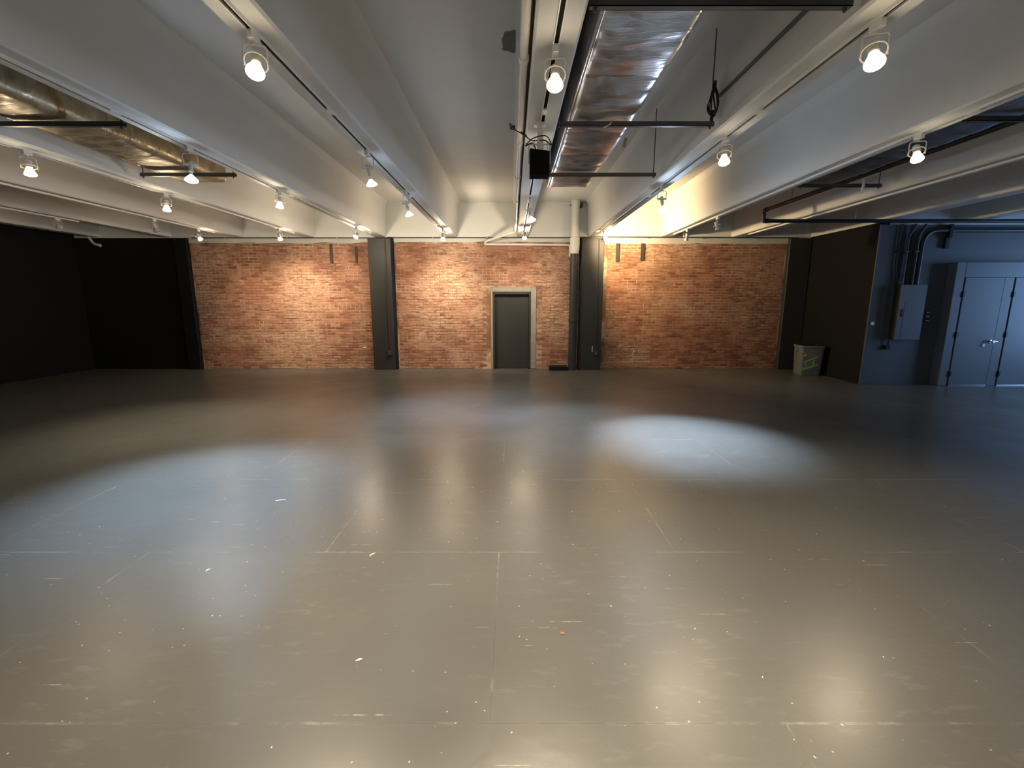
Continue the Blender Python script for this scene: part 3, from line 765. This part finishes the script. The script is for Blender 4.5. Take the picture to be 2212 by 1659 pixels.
# ================================================================== TRACK LIGHTS
def aim(d):
    z = Vector(d).normalized(); return z.to_track_quat('Z', 'Y').to_matrix().to_4x4()
def lamp(k, y, target, kind, label, power=0, cone=70, blend=.8, hot=False, tint=None, spill=0):
    x = BX(k); t = thing('track_light', label, 'light', (x, y, ZB - .022), 'track lights')
    led = kind == 'cool'
    px = Vector((x, y, ZB - .022 - (.155 if not led else .16)))
    d = (Vector(target) - px).normalized()
    az = math.atan2(d.y, d.x) - math.pi / 2 if (abs(d.x) + abs(d.y)) > .05 else 0
    rz = Matrix.Rotation(az, 4, 'Z')
    MB().cbox((-.017, -.045, -.042), (.017, .045, .006), .004).build('track_adapter', 'whitemetal', t)
    MB().lathe([(.010, -.058), (.010, -.04)], 10).build('stem', 'whitemetal', t, 30)
    # yoke: bent flat bar, two arms down to the pivots
    w = .062; pv = -.155 if not led else -.16
    pth = rnd([(-w, 0, pv - .012), (-w, 0, -.058), (w, 0, -.058), (w, 0, pv - .012)], .025, 5)
    MB().tube([rz @ Vector(p) for p in pth], .0048, 8).build('yoke', 'whitemetal', t, 40)
    piv = Vector((0, 0, pv)); A = Matrix.Translation(piv) @ aim(d)
    lens = {'warm': 'warm_lens', 'cool': 'cool_lens', 'off': 'off_lens'}[kind]; gl = {'warm': 'warm_glass', 'cool': 'cool_glass', 'off': 'off_lens'}[kind]
    if hot: gl = 'hot_glass'
    if not led:
        # pivot ring, socket cup and flared lamp along the aim direction
        ring = [A @ Vector((w * math.cos(a), w * math.sin(a), -.01)) for a in [6.2832 * i / 24 for i in range(24)]]
        MB().tube(ring, .0045, 6, True).build('pivot_ring', 'whitemetal', t, 40)
        MB().lathe([(.020, -.075), (.029, -.07), (.029, -.005), (.025, 0)], 18, A).build('socket', 'whitemetal', t, 30)
        bl = MB().lathe([(.024, -.004), (.028, .012), (.044, .05), (.0500, .066), (.0500, .072)], 22, A, True, False).build('bulb', gl if kind != 'off' else 'off_lens', t, 40)
        MB().lathe([(.0492, .070), (.042, .076), (.024, .081), (.002, .0825)], 22, A).build('lens', lens, bl, 60)
        f = .092
    else:
        ring = [rz @ Vector((w * math.cos(a), .032 * math.sin(a), pv)) for a in [6.2832 * i / 24 for i in range(24)]]
        MB().tube(ring, .0075, 8, True).build('pivot_ring', 'whitemetal', t, 40)
        MB().lathe([(.016, -.03), (.021, -.02), (.021, .075), (.018, .08)], 18, A).build('socket', 'whitemetal', t, 30)
        MB().lathe([(.010, .078), (.010, .112)], 12, A).build('neck', 'whitemetal', t, 30)
        bl = MB().lathe([(.014, .105), (.022, .115), (.048, .145), (.0580, .158), (.0590, .164)], 24, A, True, False).build('bulb', gl, t, 40)
        MB().lathe([(.0580, .163), (.048, .170), (.025, .175), (.002, .1765)], 24, A).build('lens', lens, bl, 60)
        f = .186
    if power:
        ld = bpy.data.lights.new('lamp_beam', 'SPOT'); ld.energy = power * K; ld.color = tint or (WARM if kind == 'warm' else COOL)
        ld.spot_size = R(cone); ld.spot_blend = blend; ld.shadow_soft_size = .045
        lo = bpy.data.objects.new('lamp_beam', ld); C.objects.link(lo); lo.parent = t
        lo.matrix_local = Matrix.Translation(piv + d * f) @ aim(-d)
        # the lamp face also spills light all round
        sd = bpy.data.lights.new('lamp_spill', 'POINT'); sd.energy = ((spill or 14) if hot else (spill or 5) if led else 3) * K
        sd.color = tint or (WARM if not led else COOL); sd.shadow_soft_size = .05
        so = bpy.data.objects.new('lamp_spill', sd); C.objects.link(so); so.parent = t
        so.matrix_local = Matrix.Translation(piv + d * (f + .035))
    return t
# beam left of the golden duct and further left
lamp(-5, 8.81, (-8.0, 8.6, 3.0), 'off', 'unlit track light on the leftmost track over the black wall')
lamp(-4, 8.88, (-6.4, 8.9, 2.2), 'off', 'unlit track light on the second track from the left')
lamp(-4, 10.08, (-6.2, YB, 1.2), 'warm', 'warm track light at the far left corner of the left brick panel', 90, 80, 1.0, hot=True)
lamp(-3, 4.97, (-4.4, 4.5, 0), 'warm', 'warm track light at the left picture edge under the golden duct', 80, 100, hot=True, spill=7)
lamp(-3, 6.85, (-4.7, 6.3, 0), 'warm', 'warm track light halfway along the track left of the golden duct', 260, 80, 1.0, hot=True)
lamp(-3, 10.06, (-5.2, YB, 1.45), 'warm', 'warm track light above the middle of the left brick panel', 215, 85, 1.0, hot=True)
lamp(-2, 4.85, (-2.8, 4.0, 0), 'cool', 'bright white track light just right of the golden duct', 1250, 66, 1.0, spill=12)
lamp(-2, 6.62, (-3.3, 6.3, 0), 'warm', 'warm track light on the beam past the golden duct end', 120, 90, hot=True)
lamp(-2, 9.79, (-4.9, YB, 1.35), 'warm', 'warm track light beside the top of the left column', 240, 85, 1.0, hot=True, spill=60)
lamp(-1, 2.90, (-1.0, 1.0, 0), 'warm', 'large warm track light near the top left, on the beam left of centre', 430, 122)
lamp(-1, 4.96, (-1.2, 6.3, 0), 'cool', 'white track light pointing down, nearer of two left of the centre beam', 300, 66, 1.0)
lamp(-1, 6.66, (-.8, 7.4, 0), 'cool', 'white track light pointing down, farther of two left of the centre beam', 420, 66, 1.0)
lamp(-1, 10.08, (-1.7, YB, 1.35), 'warm', 'warm track light above the brick left of the black door', 290, 90, 1.0, hot=True, spill=60)
lamp(0, 3.05, (0.1, 1.4, 0), 'warm', 'large warm track light on the centre beam beside the silver duct', 440, 122)
lamp(0, 4.48, (0.2, 5.6, 0), 'warm', 'warm track light hidden behind the hanging black box', 200, 100)
lamp(0, 7.16, (.9, 6.2, 0), 'cool', 'white track light on the centre beam past the duct end', 480, 66, 1.0)
lamp(0, 9.90, (.25, YB, 1.4), 'warm', 'warm track light above the black door', 120, 80, hot=True, spill=60)
lamp(1, 2.79, (1.35, 1.2, 0), 'warm', 'large warm track light at the top right of the picture', 170, 130)
lamp(1, 4.59, (1.6, 3.2, 0), 'warm', 'warm track light halfway along the beam right of the silver duct', 130, 120)
lamp(1, 6.40, (2.2, 5.55, 0), 'cool', 'bright white track light on the beam right of the silver duct', 2000, 54, 1.0, spill=22)
lamp(1, 10.35, (3.4, 10.95, 3.2), 'warm', 'warm track light turned up to the ceiling beside the right column', 370, 170, .5, hot=True, tint=(1, .74, .40))
lamp(2, 4.50, (3.1, 3.0, 0), 'warm', 'warm track light in front of the dark right duct', 100, 120)
lamp(2, 8.65, (3.95, 8.5, 2.2), 'off', 'unlit track light right of the dark duct end')
lamp(2, 10.10, (3.72, 10.3, 2.2), 'off', 'unlit white track light above the right brick panel')

lamp(-5, 6.0, (-10.4, 8.6, 3.35), 'warm', 'warm track light out of the picture at the far left', 90, 90)
# unseen fill lamps added behind the viewer, bounced off the pale front wall
for k, y, kind, lab in ((-3, -1.2, 'warm', 'unseen warm fill light added behind the viewer at the far left'), (-1, -1.0, 'warm', 'unseen warm fill light added behind the viewer left of centre'),
                        (1, -1.1, 'cool', 'unseen white fill light added behind the viewer right of centre'), (3, -1.2, 'warm', 'unseen warm fill light added behind the viewer at the right')):
    lamp(k, y, (BX(k), YN, 2.0), kind, lab, 330 if k > -3 else 60, 110)

# ================================================================== HANGING BOX
hb = thing('hanging_box', 'small black box hanging under the centre beam with looped cables', 'device', (.235, 4.20, 2.755))
loft([[Vector((-.082, -.06, 0)), Vector((.082, -.06, 0)), Vector((.082, .10, 0)), Vector((-.082, .10, 0))],
      [Vector((-.082, -.06, .205)), Vector((.082, -.06, .185)), Vector((.082, .10, .225)), Vector((-.082, .10, .225))]]).build('housing', 'blackplastic', hb)
MB().cbox((-.065, -.066, .02), (.065, -.058, .165), .003).build('front_panel', 'blackplastic', hb)
MB().cbox((-.02, .0, .20), (.03, .05, .42), .006).build('mount_bracket', 'whitemetal', hb)
MB().cbox((-.045, -.01, .405), (.05, .06, .43), .004).build('mount_plate', 'whitemetal', hb)
MB().tube(rnd([(-.09, .02, .10), (-.09, .02, .26), (.09, .02, .26), (.09, .02, .10)], .02), .006, 8).build('bail', 'whitemetal', hb, 40)
cb = thing('power_cable', 'thin black cable looping from the hanging box up to the beam side', 'cable', (.235, 4.20, 2.755))
MB().tube(spline([(-.02, .08, .22), (-.06, .02, .27), (-.12, .0, .24), (-.06, -.03, .29), (.05, -.03, .31), (.10, -.02, .24), (.04, -.02, .28), (-.06, .05, .30),
                  (-.13, .10, .36), (-.20, .14, .41), (-.25, .10, .42), (-.21, .18, .43), (-.25, .3, .52), (-.26, .45, .57), (-.235, .55, .56)], 7), .0048, 7).build('cord', 'rubber', cb, 40)
MB().tube([(-.115, .085, .345), (-.155, .115, .385)], .011, 8).build('inline_switch', 'rubber', cb, 40)
MB().lathe([(.006, 0), (.016, .012), (.018, .05)], 10, Matrix.Translation((-.255, .54, .56)) @ Matrix.Rotation(R(70), 4, 'Y')).build('plug', 'rubber', cb, 40)

# ================================================================== FLOOR DEBRIS
def flake(mb, x, y, s, rg):
    a = rg.uniform(0, 6.28); l = s * rg.uniform(.6, 2.2); w = s * rg.uniform(.4, .9)
    mb.cbox((-l / 2, -w / 2, 0), (l / 2, w / 2, .0015), .0004, Matrix.Translation((x, y, 0)) @ Matrix.Rotation(a, 4, 'Z'))
rg = random.Random(3); mb = MB()
for i in range(150):
    y = 1.2 + 9 * rg.random() ** 1.5; x = rg.gauss(.2, 1.0) * (1.2 + y * .45)
    if -9 < x < 6.5: flake(mb, x, y, .006, rg)
o = mb.build('floor_debris', 'flake'); o['kind'] = 'stuff'; tag(o, 'tiny pale flakes of debris scattered over the dark floor', 'debris')
mb = MB(); mb.cbox((-.009, -.007, 0), (.009, .007, .003), .001)
tag(mb.build('red_chip', 'red', None, None, (.262, 2.11, 0)), 'tiny red chip lying on the floor in front', 'chip')
for (x, y, L, a, lab) in ((-.735, 1.93, .03, .4, 'small white flake on the floor front left of centre'), (-2.0, 3.72, .085, .25, 'curved white paper strip on the floor at the left'),
                          (-1.95, 2.68, .03, 1.2, 'white crumb on the floor at the left'), (-.95, 2.86, .05, 1.0, 'thin white shred on the floor left of centre')):
    mb = MB(); p = [(L * (t - .5), .12 * L * math.sin(3 * t), 0) for t in [i / 6 for i in range(7)]]
    for i, q in enumerate(p):
        ww = .006 * (1 - .6 * abs(i / 3 - 1))
        for dz in (0, .002):
            mb.v.append(Vector((q[0], q[1] - ww, dz))); mb.v.append(Vector((q[0], q[1] + ww, dz)))
    for i in range(6):
        b = 4 * i; mb.f += [(b, b + 1, b + 5, b + 4), (b + 2, b + 6, b + 7, b + 3), (b, b + 4, b + 6, b + 2), (b + 1, b + 3, b + 7, b + 5)]
    mb.f += [(0, 2, 3, 1), (24, 25, 27, 26)]
    o = mb.build('paper_scrap', 'flake', None, None, (x, y, 0)); o.rotation_euler = (0, 0, a); tag(o, lab, 'scrap', 'paper scraps on the floor')
